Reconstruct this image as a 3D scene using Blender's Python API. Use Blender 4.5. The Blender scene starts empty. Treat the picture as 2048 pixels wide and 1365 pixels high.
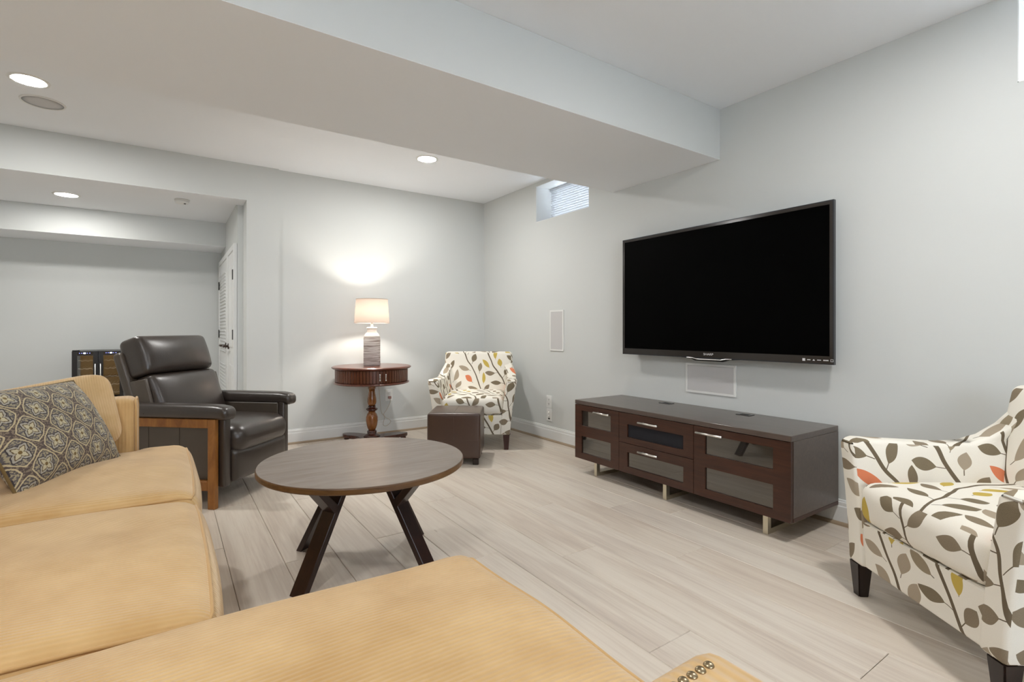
import bpy, bmesh, math, random
from mathutils import Vector, Matrix
PI = math.pi
random.seed(7)
SC = bpy.context.scene
COL = SC.collection

# ------------------------------------------------------------------ camera
cam_d = bpy.data.cameras.new('camera')
cam = bpy.data.objects.new('camera', cam_d)
COL.objects.link(cam)
cam.location = (-2.9323, -4.8576, 1.0238)
cam.rotation_euler = (PI / 2, 0, math.radians(-34.315))
cam_d.sensor_width = 36.0
cam_d.lens = 1010.0 / 2048 * 36.0
cam_d.shift_y = -22.4 / 2048
cam_d.clip_start = 0.02
SC.camera = cam

# ------------------------------------------------------------------ world, exposure
world = bpy.data.worlds.new('World')
SC.world = world
world.use_nodes = True
bg = world.node_tree.nodes['Background']
bg.inputs['Color'].default_value = (0.86, 0.93, 1.0, 1)
bg.inputs['Strength'].default_value = 10.0
SC.view_settings.view_transform = 'Standard'
SC.view_settings.look = 'None'
SC.view_settings.gamma = 1.0
SC.view_settings.use_curve_mapping = False
SC.view_settings.exposure = 0.0
DOWNLIGHT = 375.0      # radiance of the downlight lenses
BULB = 430.0           # radiance of the lamp bulb

# ------------------------------------------------------------------ node helpers
class S:
    """a shader socket with arithmetic"""
    def __init__(s, nt, sock): s.nt = nt; s.k = sock
    def _m(s, op, *a, clamp=False):
        n = s.nt.nodes.new('ShaderNodeMath'); n.operation = op; n.use_clamp = clamp
        for i, v in enumerate((s,) + a):
            if isinstance(v, S): s.nt.links.new(v.k, n.inputs[i])
            else: n.inputs[i].default_value = v
        return S(s.nt, n.outputs[0])
    def __add__(s, o): return s._m('ADD', o)
    def __radd__(s, o): return s._m('ADD', o)
    def __sub__(s, o): return s._m('SUBTRACT', o)
    def __rsub__(s, o): return (s * -1.0) + o
    def __mul__(s, o): return s._m('MULTIPLY', o)
    def __rmul__(s, o): return s._m('MULTIPLY', o)
    def __truediv__(s, o): return s._m('DIVIDE', o)
    def abs(s): return s._m('ABSOLUTE')
    def sin(s): return s._m('SINE')
    def cos(s): return s._m('COSINE')
    def sqrt(s): return s._m('SQRT')
    def floor(s): return s._m('FLOOR')
    def sign(s): return s._m('SIGN')
    def lt(s, o): return s._m('LESS_THAN', o)
    def gt(s, o): return s._m('GREATER_THAN', o)
    def mx(s, o): return s._m('MAXIMUM', o)
    def mn(s, o): return s._m('MINIMUM', o)
    def atan2(s, o): return s._m('ARCTAN2', o)
    def pw(s, o): return s._m('POWER', o)

def lin(c):
    """sRGB 0-255 triple to linear"""
    r = []
    for v in c:
        v = v / 255.0
        r.append(v / 12.92 if v <= 0.04045 else ((v + 0.055) / 1.055) ** 2.4)
    return tuple(r) + (1.0,)

class Mat:
    def __init__(self, name, color=(0.5, 0.5, 0.5), rough=0.5, metal=0.0, spec=0.5, coat=0.0, sheen=0.0):
        self.m = bpy.data.materials.new(name); self.m.use_nodes = True
        self.nt = self.m.node_tree
        self.b = self.nt.nodes['Principled BSDF']
        self.out = self.nt.nodes['Material Output']
        self.b.inputs['Base Color'].default_value = tuple(color[:3]) + (1,)
        self.b.inputs['Roughness'].default_value = rough
        self.b.inputs['Metallic'].default_value = metal
        self.b.inputs['Specular IOR Level'].default_value = spec
        if coat:
            self.b.inputs['Coat Weight'].default_value = coat
            self.b.inputs['Coat Roughness'].default_value = 0.12
        if sheen:
            self.b.inputs['Sheen Weight'].default_value = sheen
            self.b.inputs['Sheen Roughness'].default_value = 0.5
    def node(self, t, **kw):
        n = self.nt.nodes.new(t)
        for k, v in kw.items():
            if k in n.inputs:
                if isinstance(v, S): self.nt.links.new(v.k, n.inputs[k])
                elif hasattr(v, 'is_output'): self.nt.links.new(v, n.inputs[k])
                else: n.inputs[k].default_value = v
            else: setattr(n, k, v)
        return n
    def link(self, a, b): self.nt.links.new(a.k if isinstance(a, S) else a, b)
    def s(self, sock): return S(self.nt, sock)
    def obj(self): return self.node('ShaderNodeTexCoord').outputs['Object']
    def xyz(self, vec):
        n = self.node('ShaderNodeSeparateXYZ', Vector=vec)
        return [self.s(n.outputs[i]) for i in range(3)]
    def comb(self, x, y, z=0.0):
        n = self.nt.nodes.new('ShaderNodeCombineXYZ')
        for i, v in enumerate((x, y, z)):
            if isinstance(v, S): self.nt.links.new(v.k, n.inputs[i])
            else: n.inputs[i].default_value = v
        return n.outputs[0]
    def mapped(self, scale=(1, 1, 1), vec=None):
        n = self.nt.nodes.new('ShaderNodeMapping'); n.inputs['Scale'].default_value = scale
        self.nt.links.new(vec or self.obj(), n.inputs['Vector'])
        return n.outputs[0]
    def noise(self, scale=5, detail=3, rough=0.5, vec=None, dist=0.0):
        n = self.node('ShaderNodeTexNoise', Scale=scale, Detail=detail, Roughness=rough, Distortion=dist)
        self.nt.links.new(vec or self.obj(), n.inputs['Vector'])
        return self.s(n.outputs['Fac'])
    def mix(self, f, a, b):
        n = self.nt.nodes.new('ShaderNodeMix'); n.data_type = 'RGBA'
        for sock, v in ((n.inputs[0], f), (n.inputs[6], a), (n.inputs[7], b)):
            if isinstance(v, S): self.nt.links.new(v.k, sock)
            elif isinstance(v, (int, float)): sock.default_value = v
            elif isinstance(v, tuple): sock.default_value = tuple(v[:3]) + (1,)
            else: self.nt.links.new(v, sock)
        return n.outputs[2]
    def ramp(self, f, stops):
        n = self.nt.nodes.new('ShaderNodeValToRGB')
        e = n.color_ramp.elements
        while len(e) < len(stops): e.new(0.5)
        for i, (p, c) in enumerate(stops):
            e[i].position = p; e[i].color = tuple(c[:3]) + (1,)
        self.link(f, n.inputs[0])
        return n.outputs[0]
    def color(self, c): self.link(c, self.b.inputs['Base Color'])
    def bump(self, h, strength=0.3, dist=0.01):
        n = self.nt.nodes.new('ShaderNodeBump'); n.inputs['Strength'].default_value = strength
        n.inputs['Distance'].default_value = dist
        self.link(h, n.inputs['Height']); self.nt.links.new(n.outputs[0], self.b.inputs['Normal'])

M = {}
def paint(name, c, rough=0.75, amt=0.03):
    m = Mat(name, c, rough, spec=0.3)
    n = m.noise(1.3, 2)
    d = tuple(v * (1 - amt) for v in c[:3]); m.color(m.mix(n, d, c))
    m.bump(m.noise(220, 2), 0.06, 0.002)
    M[name] = m.m
paint('wall_paint', (0.665, 0.683, 0.668))
paint('ceiling_paint', (0.895, 0.92, 0.95), 0.85)
paint('trim_white', (0.80, 0.81, 0.80), 0.4, 0.01)
paint('fixture_white', (0.82, 0.82, 0.80), 0.45, 0.01)
paint('grille_white', (0.60, 0.59, 0.585), 0.7, 0.01)
paint('plastic_white', (0.84, 0.84, 0.82), 0.35, 0.01)
paint('shoe_wood', lin((168, 149, 126)), 0.5, 0.12)

def floor_mat():
    m = Mat('floor_oak', (0.5, 0.45, 0.4), 0.42, spec=0.45)
    oi = m.node('ShaderNodeObjectInfo')
    rnd = m.s(oi.outputs['Random'])
    x, y, z = m.xyz(m.obj())
    v = m.comb(x + rnd * 13.0, y + rnd * 31.0, z)
    fine = m.noise(1.0, 4, 0.6, m.mapped((70, 2.6, 1), v), 0.6)
    mid = m.noise(1.0, 3, 0.55, m.mapped((11, 1.0, 1), v), 0.9)
    big = m.noise(1.0, 2, 0.5, m.mapped((4, 0.7, 1), v))
    t = fine * 0.36 + mid * 0.42 + big * 0.22
    c = m.ramp(t, [(0.30, lin((172, 155, 142))), (0.45, lin((202, 188, 173))), (0.55, lin((217, 206, 191))), (0.72, lin((228, 219, 206)))])
    tint = m.mix(rnd, lin((212, 196, 178)), lin((226, 219, 208)))
    c2 = m.mix(0.28, c, tint)
    vo = m.node('ShaderNodeTexVoronoi', Scale=1.0)
    m.nt.links.new(m.mapped((5.5, 1.3, 1), v), vo.inputs['Vector'])
    knot = m.s(vo.outputs['Distance']).lt(0.03) * 0.35
    m.color(m.mix(knot, c2, lin((134, 112, 98))))
    m.bump(fine, 0.05, 0.002)
    M['floor_oak'] = m.m
floor_mat()
M['subfloor'] = Mat('subfloor', lin((82, 68, 58)), 0.9).m

def wood(name, dark, light, rough=0.35, scale=(3, 40, 40), coat=0.0, spec=0.5, bump=0.03):
    m = Mat(name, light, rough, coat=coat, spec=spec)
    v = m.mapped(scale)
    a = m.noise(1.0, 4, 0.6, v, 1.2)
    b = m.noise(2.0, 2, 0.5)
    m.color(m.ramp(a * 0.75 + b * 0.25, [(0.3, dark), (0.7, light)]))
    m.bump(a, bump, 0.002)
    M[name] = m.m
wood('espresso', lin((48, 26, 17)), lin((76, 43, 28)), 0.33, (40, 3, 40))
wood('espresso_lit', lin((66, 54, 47)), lin((90, 75, 66)), 0.36, (40, 3, 40), spec=0.8, coat=0.35)  # greyer espresso copy, reflected light put into the colour of top and right side
wood('table_top', lin((112, 97, 84)), lin((138, 123, 109)), 0.27, (3, 26, 26), spec=0.6, bump=0.0)
wood('table_edge', lin((74, 48, 26)), lin((122, 88, 50)), 0.35, (8, 8, 60))
wood('table_leg', lin((26, 14, 12)), lin((52, 28, 22)), 0.33, (30, 30, 4))
wood('honey', lin((122, 74, 28)), lin((172, 116, 54)), 0.4, (20, 20, 6))
wood('mahogany', lin((70, 30, 16)), lin((118, 58, 34)), 0.28, (4, 40, 40), coat=0.3)
wood('drum_wood', lin((72, 34, 18)), lin((112, 62, 34)), 0.35, (40, 40, 5), coat=0.2)
wood('turned_amber', lin((104, 56, 20)), lin((160, 102, 44)), 0.25, (20, 20, 6), coat=0.4)
wood('turned_dark', lin((48, 20, 12)), lin((84, 38, 24)), 0.25, (20, 20, 6), coat=0.4)
wood('leg_black', lin((22, 15, 12)), lin((46, 30, 24)), 0.3, (30, 30, 4))
wood('leg_brown', lin((42, 18, 14)), lin((74, 34, 26)), 0.35, (30, 30, 4))

def leather(name, a, b, rough=0.36):
    m = Mat(name, a, rough, spec=0.6, coat=0.3)
    m.b.inputs['Coat Roughness'].default_value = 0.26
    m.color(m.mix(m.noise(6, 3), a, b))
    vo = m.node('ShaderNodeTexVoronoi', Scale=240.0); m.nt.links.new(m.obj(), vo.inputs['Vector'])
    m.bump(m.s(vo.outputs['Distance']) * 0.25 + m.noise(14, 3) * 0.9, 0.16, 0.006)
    M[name] = m.m
leather('leather_dark', lin((46, 39, 36)), lin((62, 53, 46)), 0.33)
leather('leather_side', lin((62, 53, 44)), lin((78, 67, 55)), 0.45)
leather('leather_brown', lin((56, 34, 22)), lin((70, 45, 30)), 0.36)

def corduroy(name, axis, a, b, wl=0.0095):
    m = Mat(name, a, 0.85, spec=0.2, sheen=0.4)
    m.b.inputs['Sheen Tint'].default_value = (1, 0.96, 0.9, 1)
    p = m.xyz(m.obj())
    w = m.noise(3, 2)
    rib = ((p[axis] + w * 0.012) * (2 * PI / wl)).sin() * 0.5 + 0.5
    blot = m.noise(4.5, 4, 0.6) * 0.7 + m.noise(16, 3) * 0.3
    c = m.ramp(blot, [(0.32, a), (0.66, b)])
    dk = tuple(v * 0.86 for v in a[:3])
    m.color(m.mix((1.0 - rib) * 0.18, c, dk))
    m.bump(rib, 0.45, 0.0025)
    M[name] = m.m
TAN_A, TAN_B = lin((192, 153, 98)), lin((217, 183, 131))
corduroy('cord_y', 1, TAN_A, TAN_B)
corduroy('cord_x', 0, TAN_A, TAN_B, 0.012)
corduroy('cord_pillow', 0, lin((200, 164, 112)), lin((224, 192, 146)), 0.0075)
corduroy('cord_cream', 0, lin((206, 192, 166)), lin((228, 216, 194)), 0.0075)
M['piping'] = Mat('piping', lin((196, 158, 104)), 0.85, sheen=0.2).m

def leaf_fabric():
    m = Mat('leaf_print', (0.8, 0.76, 0.68), 0.9, spec=0.15)
    uv = m.node('ShaderNodeUVMap').outputs[0]
    u0, v0, _ = m.xyz(uv)
    nz = m.node('ShaderNodeTexNoise', Scale=5.0, Detail=1.0); m.nt.links.new(uv, nz.inputs['Vector'])
    nr, ng, nb = m.xyz(nz.outputs['Color'])
    u0 = u0 + (nr - 0.5) * 0.07; v0 = v0 + (ng - 0.5) * 0.07
    ca, sa = math.cos(0.42), math.sin(0.42)
    u = u0 * ca + v0 * sa; v = v0 * ca - u0 * sa
    CW, RH = 0.228, 0.100
    i = (u / CW).floor()
    x = u - (i + 0.5) * CW - ((v * 11.0 + i * 2.1).sin()) * 0.016
    sd = x.sign(); ax = x.abs()
    row = v / RH + sd * 0.25 + i * 0.37
    j = row.floor(); y = (row - j - 0.5) * RH
    wn = m.node('ShaderNodeTexWhiteNoise', noise_dimensions='3D')
    m.nt.links.new(m.comb(i + 0.5, j + 0.5, sd), wn.inputs['Vector'])
    r1 = m.s(wn.outputs['Value']); cr, cg, cb = m.xyz(wn.outputs['Color'])
    th = 0.35 + cr * 0.85
    dx = ax - 0.063 - cb * 0.005
    p = dx * th.cos() + y * th.sin(); q = y * th.cos() - dx * th.sin()
    L = 0.043 + cg * 0.008; W = 0.0185 + cb * 0.0075
    leaf = q.abs().lt(W * (1.0 - (p / L) * (p / L))) * p.abs().lt(L) * r1.gt(0.06)
    stem = q.abs().lt(0.0015) * p.lt(-0.03) * p.gt(-0.095) * r1.gt(0.06)
    br = ax.lt(0.0042 + ((v * 7.0 + i).sin() + 1.0) * 0.0016)
    tw = m.noise(500, 2, 0.5, uv)
    lc = m.ramp(r1, [(0.0, lin((122, 108, 90))), (0.28, lin((104, 92, 72))), (0.50, lin((164, 150, 132))), (0.72, lin((140, 126, 104))), (0.84, lin((226, 118, 74))), (0.91, lin((200, 172, 62)))])
    for n in m.nt.nodes:
        if n.type == 'VALTORGB': n.color_ramp.interpolation = 'CONSTANT'
    lc2 = m.mix(tw * 0.35, lc, lin((200, 186, 160)))
    base = m.mix(tw, lin((232, 226, 212)), lin((244, 240, 230)))
    c = m.mix(br.mx(stem), base, lin((112, 100, 82)))
    m.color(m.mix(leaf, c, lc2))
    m.bump(tw, 0.12, 0.001)
    M['leaf_print'] = m.m
leaf_fabric()

def medallion_fabric():
    m = Mat('medallion_print', (0.4, 0.36, 0.3), 0.9, spec=0.15, sheen=0.15)
    uv = m.node('ShaderNodeUVMap').outputs[0]
    u, v, _ = m.xyz(uv)
    W, H = 0.105, 0.124
    def wrap(a, p, o):
        t = a / p + o
        return (t - t.floor() - 0.5) * p
    xa, ya = wrap(u, W, 0.0), wrap(v, H, 0.0)
    xb, yb = wrap(u, W, 0.5), wrap(v, H, 0.5)
    da = xa.abs() / (W / 2) + ya.abs() / (H / 2)
    db = xb.abs() / (W / 2) + yb.abs() / (H / 2)
    t = da.lt(db)
    x = xa * t + xb * (1.0 - t); y = ya * t + yb * (1.0 - t)
    sp = m.noise(420, 2, 0.6, uv)
    sp2 = m.noise(150, 2, 0.6, uv)
    rx, ry = x / (W / 2), y / (H / 2)
    r = (rx * rx + ry * ry).sqrt(); d = rx.abs() + ry.abs()
    sh = r * 0.55 + d * 0.45 + (y * 260.0).sin() * 0.012
    th = ry.atan2(rx)
    fl = r + (th * 4.0).cos() * 0.10 + (th * 12.0).cos() * 0.025
    dark, cream = lin((86, 76, 72)), lin((206, 190, 152))
    slate, pale = lin((96, 94, 96)), lin((176, 172, 160))
    base = m.mix(sp2.gt(0.52), dark, lin((140, 126, 108)))
    inner = m.mix(sp2.gt(0.5), slate, lin((170, 160, 132)))
    c = m.mix(sh.lt(0.74), base, inner)
    c = m.mix((sh - 0.76).abs().lt(0.035), c, cream)
    c = m.mix((sh - 0.68).abs().lt(0.012), c, lin((70, 62, 62)))
    c = m.mix(fl.lt(0.47), c, lin((62, 58, 62)))
    c = m.mix(fl.lt(0.41), c, pale)
    c = m.mix((fl - 0.27).abs().lt(0.03), c, lin((104, 88, 60)))
    c = m.mix(fl.lt(0.24), c, lin((204, 194, 162)))
    c = m.mix(r.lt(0.09), c, lin((122, 100, 56)))
    c = m.mix(sp * 0.45, c, dark)
    m.color(c)
    m.bump(sp, 0.25, 0.0015)
    M['medallion_print'] = m.m
medallion_fabric()

def metal(name, c, rough): M[name] = Mat(name, c, rough, metal=1.0).m
metal('steel', (0.80, 0.78, 0.74), 0.28)
metal('champagne', (0.74, 0.68, 0.54), 0.35)
metal('shelf_metal', (0.95, 0.95, 0.95), 0.55)
metal('chrome', (0.9, 0.9, 0.9), 0.12)
metal('bronze_nail', (0.36, 0.28, 0.17), 0.3)
M['black_metal'] = Mat('black_metal', (0.02, 0.018, 0.016), 0.4).m
M['oil_bronze'] = Mat('oil_bronze', (0.07, 0.05, 0.04), 0.35, metal=0.6).m
M['black_plastic'] = Mat('black_plastic', (0.012, 0.011, 0.011), 0.3).m
M['bezel'] = Mat('bezel', (0.030, 0.025, 0.022), 0.16).m
M['bezel_edge'] = Mat('bezel_edge', (0.06, 0.062, 0.07), 0.25, metal=0.6).m
M['screen'] = Mat('screen', (0.0006, 0.0006, 0.0006), 0.6, spec=0.03).m
M['print_white'] = Mat('print_white', (0.7, 0.7, 0.7), 0.5).m
M['black_cloth'] = Mat('black_cloth', (0.022, 0.022, 0.026), 0.9, spec=0.2).m
M['dark_void'] = Mat('dark_void', (0.01, 0.01, 0.01), 0.8).m
M['cord_brown'] = Mat('cord_brown', (0.55, 0.47, 0.38), 0.5).m
M['plug_red'] = Mat('plug_red', (0.45, 0.25, 0.22), 0.5).m

def smoked_glass():
    m = Mat('smoked_glass', (0.02, 0.018, 0.016), 0.02)
    g = m.node('ShaderNodeBsdfGlossy'); g.inputs['Roughness'].default_value = 0.03
    g.inputs['Color'].default_value = (0.9, 0.86, 0.78, 1)
    mx = m.nt.nodes.new('ShaderNodeMixShader'); mx.inputs[0].default_value = 0.125
    m.nt.links.new(m.b.outputs[0], mx.inputs[1]); m.nt.links.new(g.outputs[0], mx.inputs[2])
    m.nt.links.new(mx.outputs[0], m.out.inputs[0]); M['smoked_glass'] = m.m
smoked_glass()
def clear_glass(name, fac, tint):
    m = Mat(name, (1, 1, 1), 0.02)
    t = m.node('ShaderNodeBsdfTransparent'); t.inputs['Color'].default_value = tint
    g = m.node('ShaderNodeBsdfGlossy'); g.inputs['Roughness'].default_value = 0.02
    mx = m.nt.nodes.new('ShaderNodeMixShader'); mx.inputs[0].default_value = fac
    m.nt.links.new(t.outputs[0], mx.inputs[1]); m.nt.links.new(g.outputs[0], mx.inputs[2])
    m.nt.links.new(mx.outputs[0], m.out.inputs[0]); M[name] = m.m
clear_glass('window_glass', 0.06, (0.95, 0.97, 1, 1))
clear_glass('cooler_glass', 0.24, (0.78, 0.76, 0.72, 1))
def translucent(name, c, f, tc, rough=0.8):
    m = Mat(name, c, rough, spec=0.1)
    t = m.node('ShaderNodeBsdfTranslucent'); t.inputs['Color'].default_value = tuple(tc[:3]) + (1,)
    mx = m.nt.nodes.new('ShaderNodeMixShader'); mx.inputs[0].default_value = f
    m.nt.links.new(m.b.outputs[0], mx.inputs[1]); m.nt.links.new(t.outputs[0], mx.inputs[2])
    m.nt.links.new(mx.outputs[0], m.out.inputs[0]); M[name] = m.m
translucent('blind_white', (0.86, 0.87, 0.88), 0.5, (0.56, 0.57, 0.58))
translucent('shade_linen', (0.72, 0.62, 0.54), 0.5, (0.105, 0.084, 0.070))
def emit(name, c, s):
    m = Mat(name, (0, 0, 0), 0.5)
    m.b.inputs['Emission Color'].default_value = tuple(c[:3]) + (1,)
    m.b.inputs['Emission Strength'].default_value = s
    M[name] = m.m
emit('downlight_lens', (1.0, 0.98, 0.95), DOWNLIGHT)
emit('downlight_lens_soft', (1.0, 0.98, 0.95), DOWNLIGHT * 0.68)
emit('bulb_glow', (1.0, 0.94, 0.86), BULB)
emit('led_blue', (0.25, 0.3, 1.0), 2.5)
emit('led_white', (0.75, 0.8, 1.0), 5.0)

def ribbed_ceramic():
    m = Mat('ribbed_ceramic', (0.4, 0.38, 0.36), 0.7)
    x, y, z = m.xyz(m.obj())
    n = m.noise(1.0, 3, 0.6, m.mapped((6, 6, 190)))
    m.color(m.ramp(n, [(0.36, lin((150, 136, 128))), (0.5, lin((206, 196, 190))), (0.62, lin((238, 234, 230)))]))
    m.bump(n, 0.3, 0.003); M['ribbed_ceramic'] = m.m
ribbed_ceramic()
M['cooler_lining'] = Mat('cooler_lining', (0.42, 0.39, 0.35), 0.6).m
M['white_ceramic'] = Mat('white_ceramic', (0.80, 0.78, 0.75), 0.55).m

# ------------------------------------------------------------------ mesh helpers
def obj(name, bm, mat, parent=None, smooth=False, loc=None, uv=False):
    bmesh.ops.recalc_face_normals(bm, faces=bm.faces[:])
    if uv: box_uv(bm)
    me = bpy.data.meshes.new(name)
    bm.to_mesh(me); bm.free()
    if smooth:
        for p in me.polygons: p.use_smooth = True
    me.materials.append(M[mat])
    o = bpy.data.objects.new(name, me); COL.objects.link(o)
    if parent: o.parent = parent
    if loc: o.location = loc
    return o

def box_uv(bm):
    uvl = bm.loops.layers.uv.verify()
    for f in bm.faces:
        n = f.normal; a = max(range(3), key=lambda k: abs(n[k]))
        for l in f.loops:
            c = l.vert.co
            if a == 0: t = (c.y + (3.3 if n.x > 0 else 1.7), c.z + 0.2)
            elif a == 1: t = (c.x + (0.9 if n.y > 0 else 0.13), c.z + 0.05)
            else: t = (c.x + 0.4, c.y + 0.77)
            l[uvl].uv = t

def thing(name, label, cat, loc=(0, 0, 0), rz=0.0, group=None):
    o = bpy.data.objects.new(name, None); COL.objects.link(o)
    o.empty_display_size = 0.1
    o.location = loc; o.rotation_euler = (0, 0, rz)
    o['label'] = label; o['category'] = cat
    if group: o['group'] = group
    return o
def tag(o, label, cat, group=None):
    o['label'] = label; o['category'] = cat
    if group: o['group'] = group
    return o
def struct(o, label=None):
    o['kind'] = 'structure'
    if label: o['label'] = label
    return o
def dup(o, parent=None):
    c = o.copy(); COL.objects.link(c); c.parent = parent
    for ch in list(o.children): dup(ch, c)
    return c

def B(x0, x1, y0, y1, z0, z1, bev=0.0, seg=2, bm=None):
    bm = bm or bmesh.new()
    g = bmesh.ops.create_cube(bm, size=1.0)
    for v in g['verts']:
        v.co = Vector((x0 + (v.co.x + 0.5) * (x1 - x0), y0 + (v.co.y + 0.5) * (y1 - y0), z0 + (v.co.z + 0.5) * (z1 - z0)))
    if bev:
        es = list({e for v in g['verts'] for e in v.link_edges})
        bmesh.ops.bevel(bm, geom=es, offset=bev, segments=seg, profile=0.5, affect='EDGES')
    return bm

def lathe(prof, n=40, bm=None, cx=0, cy=0, cap=True):
    bm = bm or bmesh.new()
    rings = []
    for r, z in prof:
        rings.append([bm.verts.new((cx + r * math.cos(2 * PI * k / n), cy + r * math.sin(2 * PI * k / n), z)) for k in range(n)])
    for a, b in zip(rings, rings[1:]):
        for k in range(n):
            bm.faces.new((a[k], a[(k + 1) % n], b[(k + 1) % n], b[k]))
    if cap:
        bm.faces.new(rings[0][::-1]); bm.faces.new(rings[-1])
    return bm

def tube(pts, r, n=8, bm=None, closed=False):
    bm = bm or bmesh.new()
    P = [Vector(p) for p in pts]; N = len(P)
    rings = []; up = Vector((0, 0, 1)); prev = None
    for i, p in enumerate(P):
        a = P[(i - 1) % N] if (closed or i > 0) else p
        b = P[(i + 1) % N] if (closed or i < N - 1) else p
        t = (b - a).normalized()
        if prev is None:
            s = t.cross(up)
            if s.length < 1e-3: s = t.cross(Vector((1, 0, 0)))
        else: s = prev - t * prev.dot(t)
        s.normalize(); prev = s; q = t.cross(s)
        rings.append([bm.verts.new(p + (s * math.cos(2 * PI * k / n) + q * math.sin(2 * PI * k / n)) * r) for k in range(n)])
    m = N if closed else N - 1
    for i in range(m):
        a, b = rings[i], rings[(i + 1) % N]
        for k in range(n): bm.faces.new((a[k], a[(k + 1) % n], b[(k + 1) % n], b[k]))
    if not closed:
        bm.faces.new(rings[0][::-1]); bm.faces.new(rings[-1])
    return bm

def prism(outline, axis, a, b, bev=0.0, seg=2, bm=None):
    """extrude a 2D outline along axis (0: outline is (y,z); 1: (x,z); 2: (x,y)) from a to b"""
    bm = bm or bmesh.new()
    def mk(p, t):
        if axis == 0: return (t, p[0], p[1])
        if axis == 1: return (p[0], t, p[1])
        return (p[0], p[1], t)
    va = [bm.verts.new(mk(p, a)) for p in outline]; vb = [bm.verts.new(mk(p, b)) for p in outline]
    n = len(outline); fs = [bm.faces.new(va[::-1]), bm.faces.new(vb)]
    for k in range(n): fs.append(bm.faces.new((va[k], va[(k + 1) % n], vb[(k + 1) % n], vb[k])))
    bmesh.ops.recalc_face_normals(bm, faces=fs)
    if bev:
        es = [e for e in {e for f in fs for e in f.edges} if len(e.link_faces) == 2 and e.calc_face_angle(0) > 0.5]
        bmesh.ops.bevel(bm, geom=es, offset=bev, segments=seg, profile=0.5, affect='EDGES')
    return bm

def soft(sx, sy, sz, r, crown=(0, 0, 0), n=18, warp=None):
    """puffy rounded box centred on the origin; crown = bulge of the x, y and z faces"""
    bm = bmesh.new()
    h = Vector((sx / 2, sy / 2, sz / 2)); dims = (sx, sy, sz)
    cache = {}
    ns = [max(4, min(n, int(n * d / max(dims)) + 4)) for d in dims]
    def ticks(k):
        L = dims[k]; m = ns[k]
        inner = [(-L / 2 + r) + (L - 2 * r) * t / m for t in range(m + 1)]
        edge = [r * (1 - math.cos(t * PI / 8)) for t in range(4)]
        ed = [-L / 2 + r * math.tan(t * PI / 16) for t in range(0, 4)]
        return ed + inner + [-e for e in reversed(ed)]
    T = [ticks(k) for k in range(3)]
    def final(p):
        c = Vector([max(-(h[k] - r), min(h[k] - r, p[k])) for k in range(3)])
        d = Vector(p) - c
        q = c + (d.normalized() * r if d.length > 1e-9 else d)
        w = [max(0.0, 1 - (q[k] / h[k]) ** 2) for k in range(3)]
        o = Vector(q)
        o.x += crown[0] * (q.x / h.x) * (w[1] * w[2]) ** 0.6
        o.y += crown[1] * (q.y / h.y) * (w[0] * w[2]) ** 0.6
        o.z += crown[2] * (q.z / h.z) * (w[0] * w[1]) ** 0.6
        return warp(o) if warp else o
    def vert(p):
        key = tuple(round(c, 6) for c in p)
        if key not in cache: cache[key] = bm.verts.new(final(p))
        return cache[key]
    for k in range(3):
        a, b = [i for i in range(3) if i != k]
        for s in (-1, 1):
            for i in range(len(T[a]) - 1):
                for j in range(len(T[b]) - 1):
                    q = []
                    for (ii, jj) in ((i, j), (i + 1, j), (i + 1, j + 1), (i, j + 1)):
                        p = [0, 0, 0]; p[a] = T[a][ii]; p[b] = T[b][jj]; p[k] = s * h[k]; q.append(vert(p))
                    try: bm.faces.new(q)
                    except ValueError: pass
    return bm, final

def edge_loop(final, sx, sy, sz, r, s=1, m=24):
    """points along the top (s=1) or bottom rim of a soft box, for piping"""
    k = r * 0.29; hx, hy = sx / 2 - k, sy / 2 - k; z = s * (sz / 2 - k)
    pts = []
    for i in range(m): pts.append((-hx + 2 * hx * i / m, -hy, z))
    for i in range(m): pts.append((hx, -hy + 2 * hy * i / m, z))
    for i in range(m): pts.append((hx - 2 * hx * i / m, hy, z))
    for i in range(m): pts.append((-hx, hy - 2 * hy * i / m, z))
    f = 2.2
    return [final((p[0] * f if abs(abs(p[0]) - hx) < 1e-9 else p[0], p[1] * f if abs(abs(p[1]) - hy) < 1e-9 else p[1], z * 1.0 + s * 0.0)) if False else final((math.copysign(sx / 2, p[0]) if abs(abs(p[0]) - hx) < 1e-9 else p[0], math.copysign(sy / 2, p[1]) if abs(abs(p[1]) - hy) < 1e-9 else p[1], s * sz / 2)) for p in pts]

# ================================================================== ROOM SHELL
HC = 2.44
XL, YF = -5.2, -7.3          # left wall, wall behind the camera
YSTEP, XSTEP = -0.024, -2.121
XOP, ZOP, YHB = -2.373, 2.134, 0.22
XIN, ZIN, YSF, ZSF, YFAR = -2.417, 2.16, 1.31, 1.912, 1.86

# floor and its planks
PW, PL, X0 = 0.2085, 1.68, -0.42 + 2 * 0.2085
floor = struct(obj('floor', B(XL, 0.0, YF, YFAR, -0.06, -0.006), 'subfloor'), 'pale oak plank floor')
joint = {1: -2.06, 2: -3.035, 3: -2.774, 4: -3.40, 5: -2.53, 6: -3.105, 7: -3.78, 8: -2.9, 9: -2.44, 10: -3.3, 11: -2.47}
pcache = {}
def plank(xa, xb, ya, yb):
    key = (round(xb - xa, 4), round(yb - ya, 4))
    if key not in pcache:
        bm = B(0, xb - xa - 0.0016, 0, yb - ya - 0.0016, -0.006, 0.0, 0)
        es = [e for e in bm.edges if all(abs(v.co.z) < 1e-6 for v in e.verts)]
        bmesh.ops.bevel(bm, geom=es, offset=0.0018, segments=1, affect='EDGES')
        o = obj('plank', bm, 'floor_oak', floor); pcache[key] = o.data
    else:
        o = bpy.data.objects.new('plank', pcache[key]); COL.objects.link(o); o.parent = floor
    o.location = (xa + 0.0008, ya + 0.0008, 0)
row = 0
x = X0
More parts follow.
